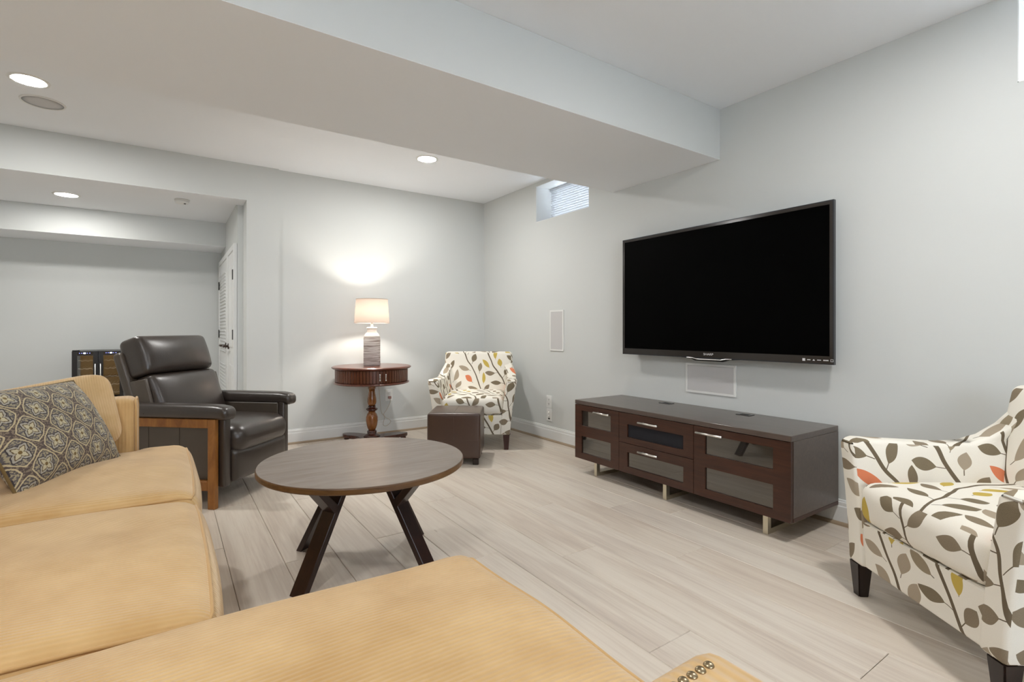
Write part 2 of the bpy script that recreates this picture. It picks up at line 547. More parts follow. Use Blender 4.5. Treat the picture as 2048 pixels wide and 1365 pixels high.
while x > XL:
    xb = min(x, 0.0) if row else 0.0
    xb = min(X0 - (row - 1) * PW if row else 0.0, 0.0)
    xa = max(X0 - row * PW, XL)
    if xb - xa > 0.01:
        j = joint.get(row - 1, -2.0 - ((row * 0.61) % 1.68))
        cuts = sorted({YF, YFAR} | {j + k * PL for k in range(-5, 6) if YF + 0.05 < j + k * PL < YFAR - 0.05})
        for a, b in zip(cuts, cuts[1:]): plank(xa, xb, a, b)
    x = xa; row += 1
    if row > 40: break

def wall_boxes(axis, p0, p1, a0, a1, z0, z1, holes):
    """slab between p0,p1 on the axis, spanning a0..a1 and z0..z1 with rectangular holes (a0,a1,z0,z1)"""
    bm = bmesh.new()
    aa = sorted({a0, a1} | {h[0] for h in holes} | {h[1] for h in holes})
    for l, r in zip(aa, aa[1:]):
        hs = [h for h in holes if h[0] <= l + 1e-6 and h[1] >= r - 1e-6]
        segs = [(z0, z1)]
        for h in hs: segs = [(z0, h[2]), (h[3], z1)]
        for s0, s1 in segs:
            if s1 - s0 < 1e-4: continue
            if axis == 0: B(p0, p1, l, r, s0, s1, bm=bm)
            else: B(l, r, p0, p1, s0, s1, bm=bm)
    return bm
WIN = [(-1.711, -0.971, 2.057, 2.404), (-5.046, -4.306, 2.057, 2.404)]
struct(obj('wall_right', wall_boxes(0, 0.0, 0.32, YF, 0.3, 0.0, HC, WIN), 'wall_paint'), 'light grey wall the television hangs on')
struct(obj('wall_back', B(XSTEP, 0.32, 0.0, 0.24, 0.0, HC), 'wall_paint'), 'light grey wall behind the lit lamp')
struct(obj('wall_back_left', wall_boxes(1, YSTEP, YHB, XL, XSTEP, 0.0, HC, [(XL, XOP, 0.0, ZOP)]), 'wall_paint'), 'light grey wall with the wide opening to the far room')
struct(obj('wall_left', B(XL - 0.12, XL, YF, YFAR + 0.1, 0.0, HC), 'wall_paint'), 'light grey side wall left of the sofa')
REAR = (-3.6, -1.9, 0.75, 2.1)  # opening for the added fill-light window
struct(obj('wall_front', wall_boxes(1, YF - 0.12, YF, XL, 0.32, 0.0, HC, [REAR]), 'wall_paint'), 'light grey wall behind the viewer')
pd = struct(obj('window_3', wall_boxes(1, YF - 0.09, YF - 0.04, REAR[0], REAR[1], REAR[2], REAR[3], [(REAR[0] + 0.05, -2.78, 0.80, 2.05), (-2.72, REAR[1] - 0.05, 0.80, 2.05)]), 'plastic_white'), 'added unseen double window behind the viewer, for fill daylight')  # unseen window, added to let in fill daylight
for xa_, xb_ in ((REAR[0] + 0.05, -2.78), (-2.72, REAR[1] - 0.05)):
    obj('pane', B(xa_, xb_, YF - 0.068, YF - 0.062, 0.80, 2.05), 'window_glass', pd)
struct(obj('wall_far', B(XL, -2.1, YFAR, YFAR + 0.12, 0.0, ZIN), 'wall_paint'), 'light grey end wall of the far room')
struct(obj('wall_far_right', B(XIN, XIN + 0.12, YHB, YFAR, 0.0, ZIN), 'wall_paint'), 'light grey side wall with white doors in the far room')
struct(obj('ceiling', B(XL, 0.32, YF, YHB, HC, HC + 0.1), 'ceiling_paint'), 'white ceiling of the main room')
struct(obj('ceiling', B(XL, -2.1, YHB, YFAR + 0.12, ZIN, ZIN + 0.1), 'ceiling_paint'), 'lower white ceiling of the far room')
beam = struct(obj('ceiling_beam', B(XL, 0.0, -2.93, -1.99, 2.12, HC - 0.001), 'wall_paint'), 'boxed beam across the ceiling')
obj('beam_underside', B(XL, -0.0005, -2.9295, -1.9905, 2.1185, 2.121), 'ceiling_paint', beam)
sof = struct(obj('ceiling_soffit', B(XL, XIN - 0.0005, YSF, YFAR, ZSF, ZIN - 0.001), 'wall_paint'), 'boxed soffit at the end of the far room')
obj('soffit_underside', B(XL, XIN - 0.001, YSF + 0.0005, YFAR, ZSF - 0.0015, ZSF + 0.001), 'ceiling_paint', sof)
hd = struct(obj('trim_1', B(XL, XOP - 0.0005, YSTEP + 0.0005, YHB, ZOP - 0.0015, ZOP + 0.001), 'ceiling_paint'), 'white underside of the opening header')

# baseboards: profile in (distance from wall, height)
BASE = [(0.0, 0.0), (0.016, 0.0), (0.016, 0.095), (0.013, 0.1), (0.013, 0.118), (0.009, 0.122), (0.008, 0.129), (0.0, 0.131)]
def baseboard(name, axis, p, sgn, a, b, label):
    prof = [(p + sgn * d, h) for d, h in BASE]
    bm = prism(prof if axis == 1 else prof, 0 if axis == 0 else 1, a, b)
    o = struct(obj(name, bm, 'trim_white'), label)
    sh = [(p + sgn * d, h) for d, h in ((0.016, 0.0), (0.031, 0.0), (0.030, 0.007), (0.026, 0.013), (0.020, 0.0165), (0.016, 0.017))]
    obj('shoe_moulding', prism(sh, 0 if axis == 0 else 1, a, b), 'shoe_wood', o)
# axis 0: runs along x (profile in y,z); axis 1: runs along y (profile in x,z)
baseboard('baseboard_right', 1, 0.0, -1, YF, -0.001, 'white moulded baseboard along the television wall')
baseboard('baseboard_back', 0, 0.0, -1, XSTEP, -0.0, 'white moulded baseboard under the lamp')
baseboard('baseboard_back_left', 0, YSTEP, -1, XOP, XSTEP, 'short white baseboard beside the opening')
baseboard('baseboard_far', 0, YFAR, -1, XL, XIN, 'white baseboard in the far room')

# windows
def window(idx, h, label, drawn=True):
    y0, y1, z0, z1 = h
    w = struct(obj('window_%d' % idx, wall_boxes(0, 0.235, 0.262, y0, y1, z0, z1, [(y0 + 0.03, y1 - 0.03, z0 + 0.03, z1 - 0.03)]), 'plastic_white'), label)
    lin_ = bmesh.new()
    t = 0.004
    B(0.001, 0.235, y0, y0 + t, z0, z1, bm=lin_); B(0.001, 0.235, y1 - t, y1, z0, z1, bm=lin_)
    B(0.001, 0.235, y0, y1, z0, z0 + t, bm=lin_); B(0.001, 0.235, y0, y1, z1 - t, z1, bm=lin_)
    obj('reveal', lin_, 'trim_white', w)
    obj('pane', B(0.246, 0.250, y0 + 0.03, y1 - 0.03, z0 + 0.03, z1 - 0.03), 'window_glass', w)
    hr = obj('blind_headrail', B(0.165, 0.215, y0 + 0.012, y1 - 0.012, z1 - 0.03, z1 - 0.006, 0.003), 'blind_white', w)
    n = 14; first = None
    for k in range(n):
        zc = z1 - 0.040 - k * ((z1 - z0 - 0.06) / (n - 1) if drawn else 0.0045)
        if first is None:
            bm = bmesh.new()
            pr = [(0.0075, -0.0125), (0.003, -0.0035), (-0.004, 0.0075), (-0.0075, 0.0130), (-0.0088, 0.0124), (-0.0052, 0.0068), (0.0018, -0.0042), (0.0062, -0.0130)]
            prism(pr, 1, y0 + 0.0055, y1 - 0.0055, bm=bm)
            first = obj('blind_slat', bm, 'blind_white', w); o = first
        else:
            o = bpy.data.objects.new('blind_slat', first.data); COL.objects.link(o); o.parent = w
        o.location = (0.19, 0, zc)
    return w
window(1, WIN[0], 'small high window with white blind beside the beam')
window(2, WIN[1], 'small high window cut off by the right edge', False)

# far-room doors on the side wall
def door(idx, y0, y1, ztop, louvre, hinge_far, label):
    w = struct(obj('door_%d' % idx, B(XIN - 0.022, XIN - 0.001, y0, y1, 0.008, ztop), 'trim_white'), label)
    cs = bmesh.new(); c = 0.055
    B(XIN - 0.03, XIN - 0.001, y0 - c, y0 - 0.003, 0.0, ztop + c, 0.004, bm=cs)
    B(XIN - 0.03, XIN - 0.001, y1 + 0.003, y1 + c, 0.0, ztop + c, 0.004, bm=cs)
    B(XIN - 0.03, XIN - 0.001, y0 - 0.003, y1 + 0.003, ztop + 0.003, ztop + c, 0.004, bm=cs)
    obj('casing', cs, 'trim_white', w)
    yi0, yi1 = y0 + 0.11, y1 - 0.11
    if louvre:
        for za, zb in ((0.78, ztop - 0.12), (0.16, 0.68)):
            n = int((zb - za) / 0.034); first = None
            for k in range(n):
                if first is None:
                    bm = B(-0.012, 0.004, yi0, yi1, -0.003, 0.003)
                    bmesh.ops.rotate(bm, verts=bm.verts[:], cent=(0, 0, 0), matrix=Matrix.Rotation(math.radians(38), 3, 'Y'))
                    first = obj('louvre_slat', bm, 'trim_white', w); o = first
                else:
                    o = bpy.data.objects.new('louvre_slat', first.data); COL.objects.link(o); o.parent = w
                o.location = (XIN - 0.024, 0, za + (k + 0.5) * (zb - za) / n)
    else:
        for za, zb in ((0.86, ztop - 0.12), (0.16, 0.70)):
            obj('raised_panel', B(XIN - 0.03, XIN - 0.02, yi0, yi1, za, zb, 0.008, 2), 'trim_white', w)
    yh = y1 + 0.004 if hinge_far else y0 - 0.004
    for zc in (0.22, 0.98, 1.52):
        o = obj('hinge', B(XIN - 0.036, XIN - 0.028, yh - 0.02, yh + 0.02, zc - 0.045, zc + 0.045, 0.002), 'black_metal', w)
        o['label'] = 'black door hinge'
    yl = y0 + 0.07 if hinge_far else y1 - 0.07
    d = 1 if hinge_far else -1
    bm = bmesh.new()
    g = lathe([(0.028, 0), (0.028, 0.012), (0.011, 0.016), (0.011, 0.05)], 20)
    bmesh.ops.rotate(g, verts=g.verts[:], cent=(0, 0, 0), matrix=Matrix.Rotation(-PI / 2, 3, 'Y'))
    bmesh.ops.translate(g, verts=g.verts[:], vec=(XIN - 0.022, yl, 0.865))
    B(XIN - 0.082, XIN - 0.066, yl - 0.012 if d > 0 else yl - 0.11, yl + 0.11 if d > 0 else yl + 0.012, 0.855, 0.875, 0.006, 2, g)
    o = obj('lever_handle', g, 'oil_bronze', w); o['label'] = 'dark bronze lever handle'
    bm.free()
door(1, 0.90, 1.76, 1.74, True, True, 'white louvred door at the end of the far room')
door(2, 0.30, 0.79, 1.74, False, False, 'white panelled door beside the louvred one')

# ================================================================== CEILING FITTINGS
def downlight(x, y, z, label, r=0.072, lens='downlight_lens'):
    t = thing('recessed_light', label, 'light', (x, y, z), 0, 'recessed ceiling lights')
    obj('trim_ring', lathe([(r, -0.003), (r + 0.006, -0.006), (r + 0.018, -0.004), (r + 0.020, 0.0)], 40, cap=False), 'fixture_white', t, True)
    obj('lens', lathe([(r + 0.001, -0.0035), (r * 0.7, -0.006), (0.002, -0.007)], 40), lens, t, True)
downlight(-3.58, -0.95, HC, 'round recessed ceiling light beside the ceiling speaker')
downlight(-1.156, -1.007, HC, 'round recessed ceiling light between beam and lamp wall')
downlight(-3.632, 0.754, ZIN, 'round recessed light in the lower far-room ceiling', lens='downlight_lens_soft')
downlight(-1.05, -4.38, HC, 'recessed ceiling light out of view near the right armchair')
downlight(-3.58, -4.38, HC, 'added recessed fill light out of view above the sofa')  # added for fill light, position guessed
t = thing('ceiling_speaker', 'round white ceiling speaker next to a recessed light', 'speaker', (-3.571, -0.617, HC))
obj('speaker_ring', lathe([(0.098, -0.002), (0.099, -0.006), (0.108, -0.005), (0.110, 0.0)], 48, cap=False), 'fixture_white', t, True)
obj('speaker_grille', lathe([(0.099, -0.003), (0.06, -0.0045), (0.002, -0.005)], 48), 'grille_white', t, True)
t = thing('smoke_detector', 'small white smoke detector on the far-room ceiling', 'detector', (-2.826, 0.412, ZIN))
obj('detector_base', lathe([(0.056, -0.012), (0.058, -0.006), (0.058, 0.0)], 32), 'plastic_white', t, True)
obj('detector_cap', lathe([(0.018, -0.036), (0.046, -0.032), (0.052, -0.022), (0.052, -0.012)], 32), 'plastic_white', t, True)
obj('test_button', lathe([(0.008, -0.039), (0.009, -0.034)], 16, cx=0.02, cy=-0.02), 'black_plastic', t)

# ================================================================== WALL FITTINGS
def wall_speaker(y0, y1, z0, z1, label):
    t = thing('wall_speaker', label, 'speaker', (0, (y0 + y1) / 2, z0), 0)
    a, b, h = (y0 - y1) / 2, (y1 - y0) / 2, z1 - z0
    if a > b: a, b = b, a
    obj('speaker_frame', wall_boxes(0, -0.008, -0.0005, a, b, 0, h, [(a + 0.014, b - 0.014, 0.014, h - 0.014)]), 'fixture_white', t)
    obj('speaker_grille', B(-0.0065, -0.001, a + 0.0145, b - 0.0145, 0.0145, h - 0.0145, 0.001, 1), 'grille_white', t)
wall_speaker(-1.387, -1.194, 0.832, 1.203, 'tall white in-wall speaker left of the television')
wall_speaker(-3.045, -2.678, 0.603, 0.800, 'wide white in-wall speaker just below the television')
def outlet(loc, rz, label, kind):
    t = thing('wall_outlet', label, 'outlet', loc, rz)
    obj('cover_plate', B(-0.038, 0.038, -0.007, -0.0005, -0.058, 0.058, 0.002, 2), 'plastic_white', t)
    if kind == 'duplex':
        for dz in (0.02, -0.02):
            s = obj('socket', B(-0.016, 0.016, -0.009, -0.0065, dz - 0.014, dz + 0.014, 0.004, 2), 'plastic_white', t)
            g = B(-0.0075, -0.0045, -0.0095, -0.0088, dz - 0.002, dz + 0.007)
            B(0.0045, 0.0075, -0.0095, -0.0088, dz - 0.002, dz + 0.007, bm=g); B(-0.002, 0.002, -0.0095, -0.0088, dz - 0.010, dz - 0.006, bm=g)
            obj('slots', g, 'black_plastic', s)
    else:
        for dz in (0.022, -0.012):
            g = lathe([(0.007, 0), (0.007, 0.008), (0.003, 0.009), (0.003, 0.012)], 14)
            bmesh.ops.rotate(g, verts=g.verts[:], cent=(0, 0, 0), matrix=Matrix.Rotation(PI / 2, 3, 'X'))
            bmesh.ops.translate(g, verts=g.verts[:], vec=(0, -0.006, dz))
            obj('jack', g, 'steel', t, True)
        obj('port', B(-0.012, 0.012, -0.0085, -0.006, -0.042, -0.03), 'black_plastic', t)
outlet((0, -1.18, 0.356), -PI / 2, 'upper of two white wall plates left of the cabinet', 'duplex')
outlet((0, -1.182, 0.236), -PI / 2, 'lower of two white wall plates left of the cabinet', 'jack')
outlet((-1.108, 0, 0.372), 0, 'white wall outlet beside the pedestal table with cord plugged in', 'duplex')

# ================================================================== TELEVISION
def television():
    y0, y1, z0, z1 = -3.645, -2.185, 0.842, 1.697
    W, H = y1 - y0, z1 - z0
    t = thing('television', 'large black flat-screen television mounted on the wall', 'television', (0, (y0 + y1) / 2, z0))
    a, b = -W / 2, W / 2
    obj('back_shell', B(-0.088, -0.035, a + 0.02, b - 0.02, 0.03, H - 0.02, 0.012, 2), 'black_plastic', t)
    obj('wall_mount', B(-0.036, -0.0005, -0.2, 0.2, 0.22, 0.62), 'black_metal', t)
    rim = wall_boxes(0, -0.099, -0.078, a, b, 0, H, [(a + 0.006, b - 0.006, 0.006, H - 0.006)])
    obj('rim', rim, 'bezel_edge', t)
    bz = wall_boxes(0, -0.1005, -0.08, a + 0.006, b - 0.006, 0.006, H - 0.006, [(a + 0.020, b - 0.022, 0.044, H - 0.022)])
    bez = obj('bezel', bz, 'bezel', t)
    obj('screen', B(-0.0985, -0.085, a + 0.0195, b - 0.0215, 0.0435, H - 0.0215), 'screen', t)
    ch = prism([(-0.28, 0.004), (-0.13, -0.006), (-0.10, -0.018), (0.10, -0.018), (0.13, -0.006), (0.28, 0.004)], 0, -0.097, -0.07)
    obj('chin', ch, 'black_plastic', t)
    obj('chin_strip', tube([(-0.101, y, z) for y, z in ((-0.16, 0.001), (-0.12, 0.000), (-0.085, -0.007), (0.085, -0.007), (0.12, 0.000), (0.16, 0.001))], 0.0025, 6), 'steel', t)
    cu = bpy.data.curves.new('brand_text', 'FONT'); cu.body = 'SHARP'; cu.size = 0.019; cu.extrude = 0.0003
    cu.align_x = 'CENTER'
    tmp = bpy.data.objects.new('brand_text', cu); COL.objects.link(tmp)
    bpy.context.view_layer.update()
    me = bpy.data.meshes.new_from_object(tmp); bpy.data.objects.remove(tmp)
    lo = bpy.data.objects.new('brand_lettering', me); COL.objects.link(lo); lo.parent = bez
    me.materials.clear(); me.materials.append(M['print_white'])
    lo.scale = (1.25, 1, 1)
    lo.rotation_euler = (PI / 2, 0, -PI / 2); lo.location = (-0.1012, 0.0, 0.020)
    g = bmesh.new(); yy = -0.575
    for w, h, sh in ((0.014, 0.014, 1), (0.017, 0.005, 0), (0.013, 0.008, 2), (0.020, 0.004, 0), (0.026, 0.006, 0), (0.013, 0.013, 3)):
        yb = yy; ya = yy - w; zc = 0.022
        if sh == 1:
            B(-0.1010, -0.1003, ya, yb, zc - h / 2, zc + h / 2, bm=g)
        elif sh == 2: prism([(ya, zc - h / 2), (yb, zc - h / 2), ((ya + yb) / 2, zc + h / 2)], 0, -0.1010, -0.1003, bm=g)
        elif sh == 3:
            for aa, bb, cc, dd in ((ya, yb, zc - h / 2, zc - h / 2 + 0.0015), (ya, yb, zc + h / 2 - 0.0015, zc + h / 2), (ya, ya + 0.0015, zc - h / 2, zc + h / 2), (yb - 0.0015, yb, zc - h / 2, zc + h / 2)):
                B(-0.1010, -0.1003, aa, bb, cc, dd, bm=g)
        else:
            n = 4
            for k in range(n): B(-0.1010, -0.1003, ya + w * (k + 0.1) / n, ya + w * (k + 0.85) / n, zc - h / 2, zc + h / 2, bm=g)
        yy = ya - 0.010
    obj('logo_marks', g, 'print_white', bez)
television()

# ================================================================== MEDIA CONSOLE
def console():
    XF, XB, Y0, Y1, Z0, Z1 = -0.50, -0.018, -3.632, -2.101, 0.105, 0.520
    t = thing('media_console', 'long dark brown media cabinet with glass-front doors below the television', 'cabinet', ((XF + XB) / 2, (Y0 + Y1) / 2, 0))
    ox, oy = (XF + XB) / 2, (Y0 + Y1) / 2
    f, b, a, e = XF - ox, XB - ox, Y0 - oy, Y1 - oy       # front x, back x, right-hand y, left-hand y
    top = obj('top_panel', B(f, b, a, e, Z1 - 0.028, Z1, 0.0025, 2), 'espresso_lit', t)
    for yc in (oy * 0 + 0.27, -0.30):
        g = obj('cable_grommet', B(b - 0.12, b - 0.06, yc - 0.042, yc + 0.042, Z1 - 0.001, Z1 + 0.003, 0.001, 1), 'black_plastic', top)
        obj('grommet_opening', B(b - 0.105, b - 0.075, yc - 0.025, yc + 0.025, Z1 + 0.0025, Z1 + 0.0036), 'dark_void', g)
    for s, y in ((0, a), (1, e - 0.022)):
        obj('side_panel', B(f + 0.022, b, y, y + 0.022, Z0 + 0.02, Z1 - 0.029, 0.001, 1), 'espresso_lit' if s == 0 else 'espresso', t)  # right-hand side takes the copy lightened for reflection
    obj('bottom_panel', B(f + 0.022, b, a, e, Z0, Z0 + 0.0195, 0.001, 1), 'espresso', t)
    obj('back_panel', B(b - 0.012, b - 0.001, a + 0.023, e - 0.023, Z0 + 0.02, Z1 - 0.029), 'espresso', t)
    wL, wM = 0.430, 0.565
    yA, yB, yC, yD = e - 0.002, e - wL, e - wL - wM, a + 0.002
    for y in (yB, yC): obj('divider', B(f + 0.024, b - 0.013, y - 0.009, y + 0.009, Z0 + 0.02, Z1 - 0.029), 'espresso', t)
    zt, zb = Z1 - 0.031, Z0 + 0.001
    def leaf(name, ya, yb, za, zb_, holes, hy0, hy1, hz, glass):
        d = obj(name, wall_boxes(0, f, f + 0.02, ya, yb, za, zb_, holes), 'espresso', t)
        for (h0, h1, k0, k1) in holes:
            obj('glass_pane' if glass else 'cloth_panel', B(f + 0.009, f + 0.013, h0, h1, k0, k1), 'smoked_glass' if glass else 'black_cloth', d)
        g = tube([(f - 0.026, hy0, hz), (f - 0.026, hy1, hz)], 0.0062, 12)
        L = hy1 - hy0
        for q in (0.17, 0.83): tube([(f - 0.026, hy0 + L * q, hz), (f + 0.001, hy0 + L * q, hz)], 0.0042, 8, g)
        o = obj('bar_handle', g, 'steel', d, True); o['label'] = 'brushed steel bar handle'
    # wall_boxes handles one hole per strip, so tall doors are two stacked leaves sharing one frame
    def tall(name, ya, yb, h0, h1, hy0, hy1, hz):
        zm = Z0 + 0.215
        bm = wall_boxes(0, f, f + 0.02, ya, yb, zb, zm, [(h0, h1, Z0 + 0.045, Z0 + 0.165)])
        b2 = wall_boxes(0, f, f + 0.02, ya, yb, zm, zt, [(h0, h1, Z0 + 0.238, Z0 + 0.345)])
        me = bpy.data.meshes.new('tmp'); b2.to_mesh(me); b2.free(); bm.from_mesh(me); bpy.data.meshes.remove(me)
        d = obj(name, bm, 'espresso', t)
        for k0, k1 in ((Z0 + 0.045, Z0 + 0.165), (Z0 + 0.238, Z0 + 0.345)):
            obj('glass_pane', B(f + 0.009, f + 0.013, h0, h1, k0, k1), 'smoked_glass', d)
        g = tube([(f - 0.026, hy0, hz), (f - 0.026, hy1, hz)], 0.0062, 12); L = hy1 - hy0
        for q in (0.17, 0.83): tube([(f - 0.026, hy0 + L * q, hz), (f + 0.001, hy0 + L * q, hz)], 0.0042, 8, g)
        o = obj('bar_handle', g, 'steel', d, True); o['label'] = 'brushed steel bar handle'
    tall('door', yB + 0.0015, yA, yB + 0.075, yA - 0.065, yB + 0.07, yB + 0.215, Z0 + 0.352)
    tall('door', yD, yC - 0.0015, yD + 0.085, yC - 0.072, yC - 0.19, yC - 0.03, Z0 + 0.352)
    zm = Z0 + 0.192
    leaf('drawer', yC + 0.0015, yB - 0.0015, zm + 0.0015, zt, [(yC + 0.068, yB - 0.072, zm + 0.040, zm + 0.122)], yC + 0.235, yC + 0.385, zm + 0.150, False)
    leaf('drawer', yC + 0.0015, yB - 0.0015, zb, zm - 0.0015, [(yC + 0.068, yB - 0.072, Z0 + 0.042, Z0 + 0.135)], yC + 0.235, yC + 0.385, Z0 + 0.160, True)
    for yc in (e - 0.165, e - 0.76, a + 0.150):
        g = wall_boxes(1, yc - 0.0125, yc + 0.0125, f + 0.045, b - 0.06, 0.0, Z0, [(f + 0.075, b - 0.09, 0.025, Z0 - 0.012)])
        o = obj('sled_leg', g, 'champagne', t); o['label'] = 'champagne metal sled leg'
console()

# ================================================================== COFFEE TABLE
def coffee_table():
    R, H, TH = 0.4345, 0.455, 0.026
    t = thing('coffee_table', 'round dark wood coffee table with black slanted legs', 'table', (-2.21, -2.642, 0))
    top = obj('table_top', lathe([(0.001, H - 0.004), (R - 0.004, H - 0.004), (R - 0.002, H - 0.0015), (R - 0.004, H), (0.001, H)], 96), 'table_top', t)
    obj('edge_band', lathe([(R - 0.03, H - TH), (R - 0.003, H - TH), (R, H - TH + 0.004), (R, H - 0.006), (R - 0.002, H - 0.002), (R - 0.03, H - 0.0045)], 96), 'table_edge', t)
    obj('apron', B(-0.26, 0.26, -0.03, 0.03, H - TH - 0.002, H - TH + 0.001), 'table_leg', t)
    wd, th = 0.072, 0.034
    for k, ang in enumerate((25, 124, 207, 303)):
        g = bmesh.new()
        def bar(p, q, w, tt):
            # bar in the radial plane: p,q = (radius, z); w tangential width, tt thickness
            d = Vector((q[0] - p[0], q[1] - p[1])).normalized(); n = Vector((-d.y, d.x)) * tt / 2
            pr = [(p[0] + n.x, p[1] + n.y), (q[0] + n.x, q[1] + n.y), (q[0] - n.x, q[1] - n.y), (p[0] - n.x, p[1] - n.y)]
            pr = [(r, max(0.0, min(H - TH, z))) for r, z in pr]
            prism(pr, 1, -w / 2, w / 2, 0.002, 1, g)
        bar((0.345, -0.012), (0.10, H - TH + 0.012), wd, th)
        o = obj('leg', g, 'table_leg', t); o.rotation_euler = (0, 0, math.radians(ang))
        g = bmesh.new()
        d0 = (0.185, 0.288); d1 = (0.312, H - TH + 0.012)
        bar(d0, d1, wd, th)
        o2 = obj('leg_brace', g, 'table_leg', o)
coffee_table()

# ================================================================== PEDESTAL TABLE + LAMP
TX, TY = -1.40, -0.36
def pedestal():
    t = thing('pedestal_table', 'round mahogany drum table on a turned pedestal, carrying the lamp', 'table', (TX, TY, 0))
    zt = 0.700
    obj('table_top', lathe([(0.001, zt - 0.026), (0.325, zt - 0.026), (0.338, zt - 0.022), (0.348, zt - 0.014), (0.347, zt - 0.007), (0.335, zt - 0.001), (0.325, zt), (0.001, zt)], 72), 'mahogany', t, False)
    drum = obj('drum', lathe([(0.312, 0.562), (0.312, zt - 0.0262)], 72), 'turned_dark', t)
    n = 72; first = None
    for k in range(n):
        a = 2 * PI * k / n
        if first is None:
            bm = B(-0.0115, 0.0115, -0.005, 0.004, 0.564, zt - 0.028, 0.003, 1); first = o = obj('tambour_slat', bm, 'drum_wood', drum)
        else: o = bpy.data.objects.new('tambour_slat', first.data); COL.objects.link(o); o.parent = drum
        o.location = (0.3135 * math.sin(a), -0.3135 * math.cos(a), 0); o.rotation_euler = (0, 0, a)
    obj('lower_rim', lathe([(0.001, 0.540), (0.31, 0.540), (0.328, 0.546), (0.332, 0.553), (0.326, 0.560), (0.31, 0.5635), (0.001, 0.5635)], 72), 'mahogany', t)
    ca = math.atan2(-0.845, -0.30)
    for da in (0.20, 0.355):
        a = -1.90 + da
        px, py = math.cos(a), math.sin(a)
        g = bmesh.new()
        r0 = 0.333
        tube([(px * r0, py * r0, 0.594), (px * r0, py * r0, 0.640)], 0.0035, 8, g)
        for zz in (0.592, 0.642):
            bmesh.ops.create_uvsphere(g, u_segments=10, v_segments=6, radius=0.007, matrix=Matrix.Translation((px * r0, py * r0, zz)))
            tube([(px * 0.31, py * 0.31, zz), (px * r0, py * r0, zz)], 0.0025, 6, g)
        o = obj('pull', g, 'chrome', t, True); o['label'] = 'small polished metal pull'
    obj('upper_collar', lathe([(0.028, 0.486), (0.033, 0.492), (0.034, 0.498), (0.03, 0.503), (0.055, 0.520), (0.06, 0.5395)], 36), 'turned_amber', t, True)
    obj('upper_column', lathe([(0.028, 0.34), (0.036, 0.350), (0.0405, 0.372), (0.039, 0.400), (0.032, 0.435), (0.0265, 0.465), (0.0265, 0.4855)], 36), 'turned_amber', t, True)
    obj('ring', lathe([(0.030, 0.286), (0.046, 0.296), (0.052, 0.304), (0.050, 0.311), (0.036, 0.318), (0.032, 0.325), (0.036, 0.332), (0.028, 0.3395)], 36), 'turned_dark', t, True)
    obj('lower_column', lathe([(0.030, 0.118), (0.038, 0.135), (0.046, 0.160), (0.0525, 0.200), (0.051, 0.235), (0.042, 0.262), (0.032, 0.274), (0.030, 0.2855)], 36), 'turned_amber', t, True)
    obj('foot_turning', lathe([(0.073, 0.060), (0.072, 0.070), (0.058, 0.078), (0.042, 0.084), (0.040, 0.092), (0.044, 0.100), (0.040, 0.110), (0.030, 0.1175)], 36), 'turned_dark', t, True)
    pts = []
    for k in range(120):
        a = 2 * PI * k / 120
        r = 0.115 + 0.225 * max(0.0, math.cos(1.5 * (((a + PI / 3) % (2 * PI / 3)) - PI / 3))) ** 7
        pts.append((r * math.cos(a), r * math.sin(a)))
    obj('base_plate', prism(pts, 2, 0.028, 0.0595, 0.006, 2), 'turned_dark', t)
    for k in range(3):
        a = 2 * PI * k / 3
        obj('bun_foot', lathe([(0.020, 0.0), (0.026, 0.008), (0.024, 0.02), (0.016, 0.0278)], 20, cx=0.30 * math.cos(a), cy=0.30 * math.sin(a)), 'turned_dark', t, True)
pedestal()
